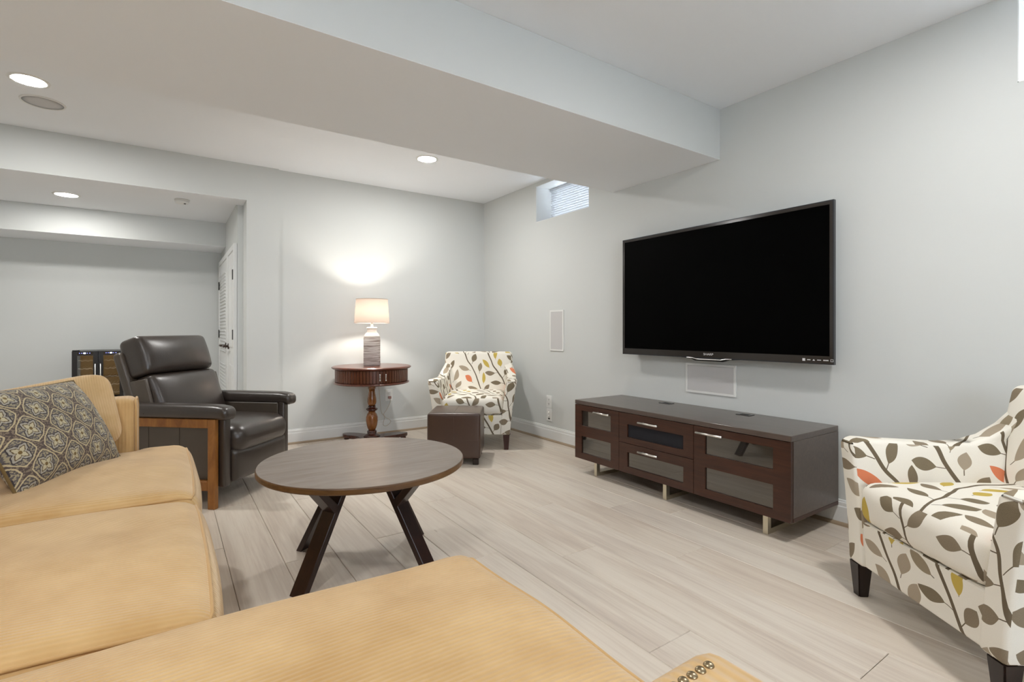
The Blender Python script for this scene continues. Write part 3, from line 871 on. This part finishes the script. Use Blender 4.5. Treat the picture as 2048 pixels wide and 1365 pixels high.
def table_lamp():
    z0 = 0.7005
    t = thing('table_lamp', 'lit table lamp with ribbed grey base and pale linen shade', 'lamp', (TX, TY, z0))
    obj('ribbed_base', lathe([(0.070, 0.0), (0.0735, 0.004), (0.0735, 0.252), (0.071, 0.257)], 48), 'ribbed_ceramic', t, True)
    obj('shoulder', lathe([(0.071, 0.2572), (0.071, 0.262), (0.060, 0.285), (0.050, 0.296), (0.043, 0.305), (0.041, 0.318), (0.041, 0.332), (0.045, 0.336), (0.045, 0.343), (0.036, 0.348)], 48), 'white_ceramic', t, True)
    obj('socket', lathe([(0.012, 0.3482), (0.012, 0.40), (0.017, 0.401), (0.017, 0.44)], 20), 'white_ceramic', t, True)
    zb, zt = 0.385, 0.600
    sh = lathe([(0.155, zb), (0.139, zt)], 64, cap=False)
    s = obj('lamp_shade', sh, 'shade_linen', t, True)
    obj('shade_trim', tube([(0.155 * math.cos(a), 0.155 * math.sin(a), zb) for a in [2 * PI * k / 64 for k in range(64)]], 0.0022, 6, closed=True), 'shade_linen', s, True)
    obj('shade_trim', tube([(0.139 * math.cos(a), 0.139 * math.sin(a), zt) for a in [2 * PI * k / 64 for k in range(64)]], 0.0022, 6, closed=True), 'shade_linen', s, True)
    g = tube([(-0.138, 0, zt - 0.012), (0.138, 0, zt - 0.012)], 0.0018, 6); tube([(0, -0.138, zt - 0.012), (0, 0.138, zt - 0.012)], 0.0018, 6, g)
    obj('spider', g, 'steel', t)
    g = bmesh.new(); bmesh.ops.create_uvsphere(g, u_segments=20, v_segments=12, radius=0.030, matrix=Matrix.Translation((0, 0, 0.488)))
    obj('bulb', g, 'bulb_glow', t, True)
    # cord from behind the table down and up to the outlet (local coordinates)
    ox, oy, oz = -TX, -TY, -z0
    W = [(-1.335, -0.30, 0.703), (-1.22, -0.012, 0.66), (-1.21, -0.012, 0.45), (-1.19, -0.02, 0.22), (-1.16, -0.03, 0.17), (-1.175, -0.03, 0.09), (-1.14, -0.035, 0.075), (-1.10, -0.035, 0.12), (-1.17, -0.03, 0.18), (-1.13, -0.022, 0.24), (-1.10, -0.02, 0.30), (-1.105, -0.035, 0.345)]
    P = []
    for k in range(len(W) - 1):
        p0, p1, p2, p3 = [Vector(W[max(0, min(len(W) - 1, k + d))]) for d in (-1, 0, 1, 2)]
        for s_ in range(6):
            u = s_ / 6
            P.append(0.5 * (2 * p1 + (p2 - p0) * u + (2 * p0 - 5 * p1 + 4 * p2 - p3) * u * u + (3 * p1 - p0 - 3 * p2 + p3) * u ** 3))
    P.append(Vector(W[-1]))
    P = [(p.x + ox, p.y + oy, p.z + oz) for p in P]
    c = obj('power_cord', tube(P, 0.0022, 6), 'cord_brown', t, True)
    obj('plug', B(-1.118 + ox, -1.092 + ox, -0.040 + oy, -0.0096 + oy, 0.338 + oz, 0.364 + oz, 0.005, 2), 'plug_red', c)
table_lamp()

# ================================================================== LEAF-PRINT ARMCHAIRS (front at y=0, back towards +y)
def armchair():
    t = thing('armchair', '', 'armchair')
    obj('seat_base', B(-0.258, 0.258, 0.012, 0.62, 0.128, 0.295, 0.008, 2), 'leaf_print', t, uv=True)
    bm, fin = soft(0.525, 0.60, 0.150, 0.045, (0.006, 0.012, 0.016), 14)
    c = obj('seat_cushion', bm, 'leaf_print', t, True, uv=True); c.location = (0, 0.298, 0.374)
    for s in (-1, 1):
        pr = [(0.0, 0.126), (0.0, 0.572), (0.012, 0.590), (0.04, 0.598), (0.22, 0.588), (0.36, 0.582), (0.45, 0.588), (0.52, 0.612), (0.575, 0.660), (0.61, 0.720), (0.635, 0.762), (0.70, 0.755), (0.69, 0.126)]
        bm = prism(pr, 0, -0.008, 0.078, 0.016, 3)
        for zc in (0.2, 0.3, 0.4, 0.48, 0.55, 0.6, 0.63, 0.66, 0.69, 0.72):
            bmesh.ops.bisect_plane(bm, geom=bm.verts[:] + bm.edges[:] + bm.faces[:], plane_co=(0, 0, zc), plane_no=(0, 0, 1))
        for yc in (0.15, 0.3, 0.45, 0.55, 0.62):
            bmesh.ops.bisect_plane(bm, geom=bm.verts[:] + bm.edges[:] + bm.faces[:], plane_co=(0, yc, 0), plane_no=(0, 1, 0))
        for v in bm.verts:
            k = max(0.0, (v.co.z - 0.126) / 0.47)
            x = 0.245 + v.co.x + 0.062 * min(k, 1.05) ** 1.4
            if v.co.z > 0.6: x -= 0.075 * min(1.0, (v.co.z - 0.6) / 0.16)
            x -= 0.02 * max(0.0, min(1.0, (v.co.y - 0.25) / 0.3))
            v.co.x = s * x
        obj('arm', bm, 'leaf_print', t, True, uv=True)
    bm, fin = soft(0.66, 0.13, 0.56, 0.035, (0.0, 0.022, 0.004), 14)
    bmesh.ops.rotate(bm, verts=bm.verts[:], cent=(0, 0, -0.28), matrix=Matrix.Rotation(math.radians(-12), 3, 'X'))
    bmesh.ops.translate(bm, verts=bm.verts[:], vec=(0, 0.575, 0.535))
    obj('backrest', bm, 'leaf_print', t, True, uv=True)
    for x in (-0.291, 0.291):
        for y in (0.030, 0.645):
            bm = B(-0.028, 0.028, -0.028, 0.028, 0.0, 0.127)
            for v in bm.verts:
                if v.co.z < 0.01: v.co.x *= 0.66; v.co.y *= 0.66
            es = [e for e in bm.edges if abs(e.verts[0].co.z - e.verts[1].co.z) > 0.05]
            bmesh.ops.bevel(bm, geom=es, offset=0.004, segments=2, affect='EDGES')
            o = obj('leg', bm, 'leg_black', t); o.location = (x, y, 0)
    return t
a1 = armchair()
a1.location = (-0.911, -4.226, 0); a1.rotation_euler = (0, 0, math.radians(-125.4))
a1['label'] = 'leaf-print armchair at the right edge, nearest the media cabinet end'; a1['group'] = 'leaf-print armchairs'
a2 = dup(a1)
a2.location = (-0.789, -1.114, 0); a2.rotation_euler = (0, 0, math.radians(-35.6))
a2['label'] = 'leaf-print armchair in the corner behind the brown ottoman'
for o in a2.children:
    if o.name.startswith('leg'):
        o.data = o.data.copy(); o.data.materials[0] = M['leg_brown']

# ================================================================== OTTOMAN
def ottoman():
    t = thing('ottoman', 'brown leather cube ottoman in front of the corner armchair', 'ottoman', (-1.033, -1.30, 0), math.radians(-35.3))
    bm, f = soft(0.402, 0.402, 0.343, 0.017, (0.005, 0.005, 0.008), 14)
    b = obj('body', bm, 'leather_brown', t, True); b.location = (0, 0, 0.2205)
    obj('top_seam', tube([f((0, y, z)) for y, z in [(-0.201, -0.02 + 0.02 * k) for k in range(9)] + [(-0.19 + 0.038 * k, 0.1715) for k in range(11)] + [(0.201, 0.14 - 0.02 * k) for k in range(9)]], 0.0016, 6), 'leather_brown', b, True)
    zs = -0.03
    ring = [(-0.19 + 0.038 * k, -0.201) for k in range(11)] + [(0.201, -0.19 + 0.038 * k) for k in range(11)] + [(0.19 - 0.038 * k, 0.201) for k in range(11)] + [(-0.201, 0.19 - 0.038 * k) for k in range(11)]
    obj('lid_seam', tube([f((x, y, zs)) for x, y in ring], 0.0016, 6, closed=True), 'leather_brown', b, True)
    for x in (-0.165, 0.165):
        for y in (-0.165, 0.165):
            o = obj('foot', B(-0.022, 0.022, -0.022, 0.022, 0.0, 0.049, 0.004, 1), 'leg_black', t); o.location = (x, y, 0)
ottoman()

# ================================================================== RECLINER (front at y=0, back towards +y)
def recliner():
    t = thing('recliner', 'dark leather recliner with honey wood side frames', 'recliner', (-2.471, -1.272, 0), math.radians(48.0))
    for s in (-1, 1):
        fr = bmesh.new()
        xo, xi = s * 0.360, s * 0.326
        a, b = min(xo, xi), max(xo, xi)
        B(a, b, 0.0, 0.044, 0.0, 0.512, 0.003, 1, fr)                       # front post
        B(a, b, 0.0445, 0.72, 0.462, 0.512, 0.003, 1, fr)                    # top rail
        B(a, b, 0.0445, 0.66, 0.105, 0.160, 0.003, 1, fr)                    # low rail
        prism([(0.60, 0.4615), (0.655, 0.4615), (0.745, 0.0), (0.695, 0.0)], 0, a, b, 0.003, 1, fr)
        fo = obj('side_frame', fr, 'honey', t); fo['label'] = 'honey-brown wooden side frame'
        p0, p1 = sorted((s * 0.325, s * 0.262))
        obj('side_panel', prism([(0.012, 0.135), (0.012, 0.520), (0.70, 0.520), (0.66, 0.135)], 0, p0, p1, 0.004, 1), 'leather_side', t)
        sm = tube([(s * 0.3255, 0.25, 0.2), (s * 0.3255, 0.25, 0.46)], 0.0016, 5); tube([(s * 0.3255, 0.45, 0.2), (s * 0.3255, 0.45, 0.46)], 0.0016, 5, sm)
        obj('side_seam', sm, 'leather_dark', t)
        bm, f = soft(0.108, 0.80, 0.074, 0.030, (0, 0.0, 0.006), 16, warp=lambda p: Vector((p.x, p.y, p.z - 0.014 * max(0.0, (-p.y - 0.31) / 0.09) ** 2)))
        ar = obj('armrest', bm, 'leather_dark', t, True); ar.location = (s * 0.314, 0.325, 0.551)
        for y in (-0.12, 0.12):
            q = [(-0.0535, y, -0.015), (-0.048, y, 0.024), (-0.02, y, 0.0385), (0.02, y, 0.0385), (0.048, y, 0.024), (0.0535, y, -0.015)]
            obj('arm_seam', tube(q, 0.002, 6), 'leather_dark', ar, True)
        f0, f1 = sorted((s * 0.264, s * 0.3205))
        bm = B(f0, f1, -0.034, 0.0115, 0.115, 0.530, 0.012, 3)
        obj('arm_front', bm, 'leather_dark', t, True)
    bm, f = soft(0.520, 0.60, 0.165, 0.07, (0.0, 0.018, 0.022), 16)
    c = obj('seat_cushion', bm, 'leather_dark', t, True); c.location = (0, 0.225, 0.372)
    bm, f = soft(0.520, 0.10, 0.20, 0.035, (0.0, 0.02, 0.0), 14)
    c = obj('footrest', bm, 'leather_dark', t, True); c.location = (0, -0.005, 0.225)
    obj('seat_base', B(-0.26, 0.26, 0.03, 0.62, 0.10, 0.30, 0.01, 2), 'leather_side', t)
    R = Matrix.Rotation(math.radians(-19), 3, 'X')
    def back(name, sx, sy, sz, r, crown, cy, cz, mat, warp=None):
        bm, f = soft(sx, sy, sz, r, crown, 16, warp)
        bmesh.ops.translate(bm, verts=bm.verts[:], vec=(0, cy, cz))
        bmesh.ops.rotate(bm, verts=bm.verts[:], cent=(0, 0, 0), matrix=R)
        o = obj(name, bm, mat, t, True); o.location = (0, 0.455, 0.40); return o
    back('back_shell', 0.60, 0.06, 0.60, 0.022, (0, 0.008, 0), 0.075, 0.235, 'leather_side')
    back('lumbar_cushion', 0.550, 0.125, 0.36, 0.035, (0.0, 0.040, 0.0), -0.018, 0.175, 'leather_dark')
    back('headrest', 0.555, 0.14, 0.245, 0.034, (0.0, 0.045, 0.0), -0.005, 0.480, 'leather_dark')
    for s in (-1, 1):
        g = prism([(-0.05, 0.02), (-0.065, 0.33), (0.045, 0.345), (0.052, -0.03)], 0, s * 0.2725, s * 0.298, 0.008, 2)
        bmesh.ops.rotate(g, verts=g.verts[:], cent=(0, 0, 0), matrix=R)
        o = obj('back_wing', g, 'leather_side', t, True); o.location = (0, 0.455, 0.40)
recliner()

# ================================================================== SECTIONAL SOFA
def sofa():
    O = Vector((-3.30, -3.38, 0))
    t = thing('sectional_sofa', 'tan corduroy sectional sofa with chaise in the foreground', 'sofa', O)
    def lb(x0, x1, y0, y1, z0, z1, bev, seg=3): return B(x0 - O.x, x1 - O.x, y0 - O.y, y1 - O.y, z0, z1, bev, seg)
    obj('seat_base', lb(-3.80, -2.885, -4.735, -2.02, 0.05, 0.335, 0.02), 'cord_x', t)
    obj('chaise_base', lb(-2.884, -2.375, -4.66, -3.80, 0.05, 0.335, 0.02), 'cord_x', t)
    obj('back_frame', lb(-3.98, -3.801, -4.735, -2.01, 0.05, 0.80, 0.04), 'cord_x', t)
    bm = lb(-3.80, -3.04, -2.172, -2.00, 0.336, 0.73, 0.035, 4); ar = obj('arm', bm, 'cord_x', t, True)
    z = 0.705
    obj('arm_piping', tube([(-3.043 - O.x, -2.165 - O.y, 0.40), (-3.043 - O.x, -2.165 - O.y, 0.69), (-3.046 - O.x, -2.15 - O.y, 0.72), (-3.046 - O.x, -2.02 - O.y, 0.72), (-3.043 - O.x, -2.006 - O.y, 0.69), (-3.043 - O.x, -2.006 - O.y, 0.40)], 0.005, 8), 'piping', ar, True)
    bm = lb(-3.80, -2.520, -4.735, -4.572, 0.336, 0.741, 0.024, 4); ar2 = obj('arm', bm, 'cord_x', t, True)
    first = None
    for k in range(26):
        if first is None:
            g = bmesh.new(); bmesh.ops.create_uvsphere(g, u_segments=12, v_segments=8, radius=0.0046)
            for v in g.verts: v.co.z *= 0.6
            first = o = obj('nailhead', g, 'bronze_nail', ar2, True)
            o['label'] = 'round bronze nailhead'
        else:
            o = bpy.data.objects.new('nailhead', first.data); COL.objects.link(o); o.parent = ar2
        o.location = (-2.556 - 0.0112 * k - O.x, -4.600 - O.y, 0.7412)
    def cushion(name, x0, x1, y0, y1, z0, z1, r, crown, mat, tfar=0.0, tnear=0.0, pip=True, seed=0):
        sx, sy, sz = x1 - x0, y1 - y0, z1 - z0
        def warp(p):
            k = max(0.0, min(1.0, (p.x - (sx / 2 - 0.20)) / 0.05)); k = k * k * (3 - 2 * k)
            y = p.y
            if y > 0: y += tfar * k * (y / (sy / 2)) ** 3
            else: y -= tnear * k * (-y / (sy / 2)) ** 3
            zz = p.z
            if p.z > 0:
                zz += 0.004 * math.sin(p.x * 9 + seed) * math.sin(p.y * 7 + seed * 2) + 0.003 * math.sin(p.y * 17 + p.x * 5 + seed)
            return Vector((p.x, y, zz))
        bm, fin = soft(sx, sy, sz, r, crown, 26, warp)
        o = obj(name, bm, mat, t, True)
        o.location = ((x0 + x1) / 2 - O.x, (y0 + y1) / 2 - O.y, (z0 + z1) / 2)
        if pip:
            obj('piping', tube(edge_loop(fin, sx, sy, sz, r), 0.0042, 8, closed=True), 'piping', o, True)
        return o
    cushion('seat_cushion', -3.46, -2.850, -2.984, -2.185, 0.336, 0.505, 0.058, (0.022, 0.004, 0.034), 'cord_y', tfar=0.085, seed=1)
    cushion('seat_cushion', -3.46, -2.850, -3.784, -2.990, 0.336, 0.500, 0.055, (0.022, 0.004, 0.030), 'cord_y', seed=2)
    cushion('chaise_cushion', -3.46, -2.335, -4.572, -3.792, 0.336, 0.508, 0.055, (0.012, 0.004, 0.030), 'cord_y', tnear=0.085, seed=4)
    for y0, y1 in ((-2.985, -2.19), (-3.775, -2.995), (-4.565, -3.785)):
        o = cushion('back_cushion', -3.79, -3.50 if y0 > -2.99 else -3.42, y0, y1, 0.0, 0.37, 0.07, (0.05 if y0 < -2.99 else 0.02, 0.0, 0.02), 'cord_pillow' if y0 > -2.99 else 'cord_cream', pip=False, seed=y0)
        o.location.z = 0.50 + 0.195
    for x in (-3.85, -2.95):
        for y in (-4.65, -2.10): obj('foot', lb(x - 0.03, x + 0.03, y - 0.03, y + 0.03, 0, 0.0498, 0.004, 1), 'leg_black', t)
    for y in (-4.58, -3.87): obj('foot', lb(-2.47, -2.41, y - 0.03, y + 0.03, 0, 0.0498, 0.004, 1), 'leg_black', t)
sofa()

def pillow(name, label, base, ux, lean, w, h, th, mat, zb, pip=None, roll=0.0, full=0.0):
    """square cushion standing on its lower edge; ux = unit vector along the lower edge, lean = backward lean in degrees"""
    t = thing(name, label, 'cushion')
    n = 22
    bm = bmesh.new(); uvl = bm.loops.layers.uv.verify()
    def pt(a, b, s):
        # pinched corners, bulged middle
        x = a * w / 2 * (1 - 0.055 * (1 - b * b) * 0 - 0.05 * (1 - abs(a) ** 3) * 0); z = b * h / 2
        x *= 1 - 0.045 * (1 - b * b) * abs(a) ** 2 * (1 - full) - full * 0.11 * abs(b) ** 7; z *= 1 - 0.045 * (1 - a * a) * abs(b) ** 2 * (1 - full) - full * 0.11 * abs(a) ** 7
        y = s * th / 2 * max(0.0, (1 - abs(a) ** 2.6) * (1 - abs(b) ** 2.6)) ** 0.55
        return (x, y, z)
    for s in (-1, 1):
        g = {}
        for i in range(n + 1):
            for j in range(n + 1):
                a, b = math.sin((-1 + 2 * i / n) * PI / 2), math.sin((-1 + 2 * j / n) * PI / 2)
                g[i, j] = (bm.verts.new(pt(a, b, s)), (a * w / 2 + (0.6 if s > 0 else 0.0) + 0.51, b * h / 2 + 0.43))
        for i in range(n):
            for j in range(n):
                q = [g[i, j], g[i + 1, j], g[i + 1, j + 1], g[i, j + 1]]
                f = bm.faces.new([v for v, _ in q])
                for l, (_, uv) in zip(f.loops, q): l[uvl].uv = uv
    bmesh.ops.remove_doubles(bm, verts=bm.verts[:], dist=0.0004)
    o = obj('cover', bm, mat, t, True)
    if pip:
        rim = []
        m = 20
        for k in range(m): rim.append(pt(-1 + 2 * k / m, -1, 0))
        for k in range(m): rim.append(pt(1, -1 + 2 * k / m, 0))
        for k in range(m): rim.append(pt(1 - 2 * k / m, 1, 0))
        for k in range(m): rim.append(pt(-1, 1 - 2 * k / m, 0))
        obj('welt', tube(rim, 0.005, 8, closed=True), pip, t, True)
    rz = math.atan2(ux[1], ux[0])
    t.rotation_mode = 'XYZ'
    R = Matrix.Rotation(rz, 4, 'Z') @ Matrix.Rotation(math.radians(-lean), 4, 'X') @ Matrix.Translation((0, 0, h / 2)) @ Matrix.Rotation(math.radians(roll), 4, 'Y')
    t.matrix_world = Matrix.Translation((base[0], base[1], zb)) @ R
    return t
e = Vector((0.216, 0.375)).normalized()
pillow('throw_pillow', 'brown and cream medallion-patterned throw pillow on the sofa', (-3.197, -2.545), e, 30, 0.455, 0.355, 0.17, 'medallion_print', 0.516, 'medallion_print')
pillow('throw_pillow', 'plain tan corduroy pillow against the far sofa arm', (-3.315, -2.240), Vector((1, 0)), 4, 0.43, 0.302, 0.13, 'cord_pillow', 0.518, None, -11, 1.0)

# ================================================================== WINE COOLER
def wine_cooler():
    x0, x1, yf, yb, h = -3.668, -3.285, 1.34, 1.80, 0.822
    W = x1 - x0
    t = thing('wine_cooler', 'black two-door wine cooler against the far wall', 'wine cooler', ((x0 + x1) / 2, yf, 0))
    a, b, d = -W / 2, W / 2, yb - yf
    cab = bmesh.new()
    B(a, a + 0.02, 0.03, d, 0.02, h, bm=cab); B(b - 0.02, b, 0.03, d, 0.02, h, bm=cab)
    B(a + 0.02, b - 0.02, 0.03, d, h - 0.02, h, bm=cab); B(a + 0.02, b - 0.02, 0.03, d, 0.02, 0.06, bm=cab)
    B(-0.012, 0.012, 0.03, d, 0.06, h - 0.02, bm=cab)
    obj('cabinet', cab, 'black_plastic', t)
    obj('back_panel', B(a + 0.02, b - 0.02, d - 0.012, d - 0.001, 0.06, h - 0.02), 'cooler_lining', t)
    for x in (a + 0.03, b - 0.03):
        for y in (0.06, d - 0.05): obj('foot', lathe([(0.012, 0), (0.015, 0.0198)], 12, cx=x, cy=y), 'black_plastic', t)
    obj('top_hinge', B(a + 0.002, a + 0.055, 0.0, 0.05, h + 0.0005, h + 0.010, 0.002, 1), 'black_plastic', t)
    for s in (-1, 1):
        l, r = (a, -0.0015) if s < 0 else (0.0015, b)
        g0, g1 = (l + 0.038, r - 0.036) if s < 0 else (l + 0.036, r - 0.030)
        dr = obj('door', wall_boxes(1, 0.0, 0.028, l, r, 0.03, h - 0.001, [(g0, g1, 0.10, h - 0.042)]), 'black_plastic', t)
        obj('glass_pane', B(g0, g1, 0.008, 0.012, 0.10, h - 0.042), 'cooler_glass', dr)
        pn = obj('display', B(g0, g1, -0.001, 0.0005, h - 0.036, h - 0.008), 'bezel', dr)
        cx = (g0 + g1) / 2
        for k, (xx, ww) in enumerate(((-0.040, 0.006), (-0.024, 0.006), (0.016, 0.005), (0.034, 0.006))):
            obj('indicator', B(cx + xx - ww / 2, cx + xx + ww / 2, -0.0018, -0.0008, h - 0.022, h - 0.016), 'led_blue', pn)
        obj('digits', B(cx - 0.012, cx + 0.005, -0.0018, -0.0008, h - 0.024, h - 0.014), 'led_white', pn)
        hx = r - 0.018 if s < 0 else l + 0.018
        hg = tube([(hx, -0.03, 0.35), (hx, -0.03, h - 0.12)], 0.005, 10)
        for zz in (0.38, h - 0.15): tube([(hx, -0.03, zz), (hx, 0.001, zz)], 0.0035, 6, hg)
        o = obj('bar_handle', hg, 'steel', dr, True); o['label'] = 'steel bar handle'
        for k in range(8):
            zz = h - 0.092 - k * 0.078
            if zz < 0.12: break
            g = bmesh.new()
            pts = [(g0 + 0.004 + (g1 - g0 - 0.008) * q / 12, 0.045, zz + 0.004 * math.sin(q * 1.4 + k)) for q in range(13)]
            tube(pts, 0.0055, 6, g)
            for q in range(5):
                xx = g0 + 0.008 + (g1 - g0 - 0.016) * q / 4
                tube([(xx, 0.045, zz), (xx, d - 0.03, zz)], 0.002, 5, g)
            obj('wire_shelf', g, 'shelf_metal', t, True)
wine_cooler()
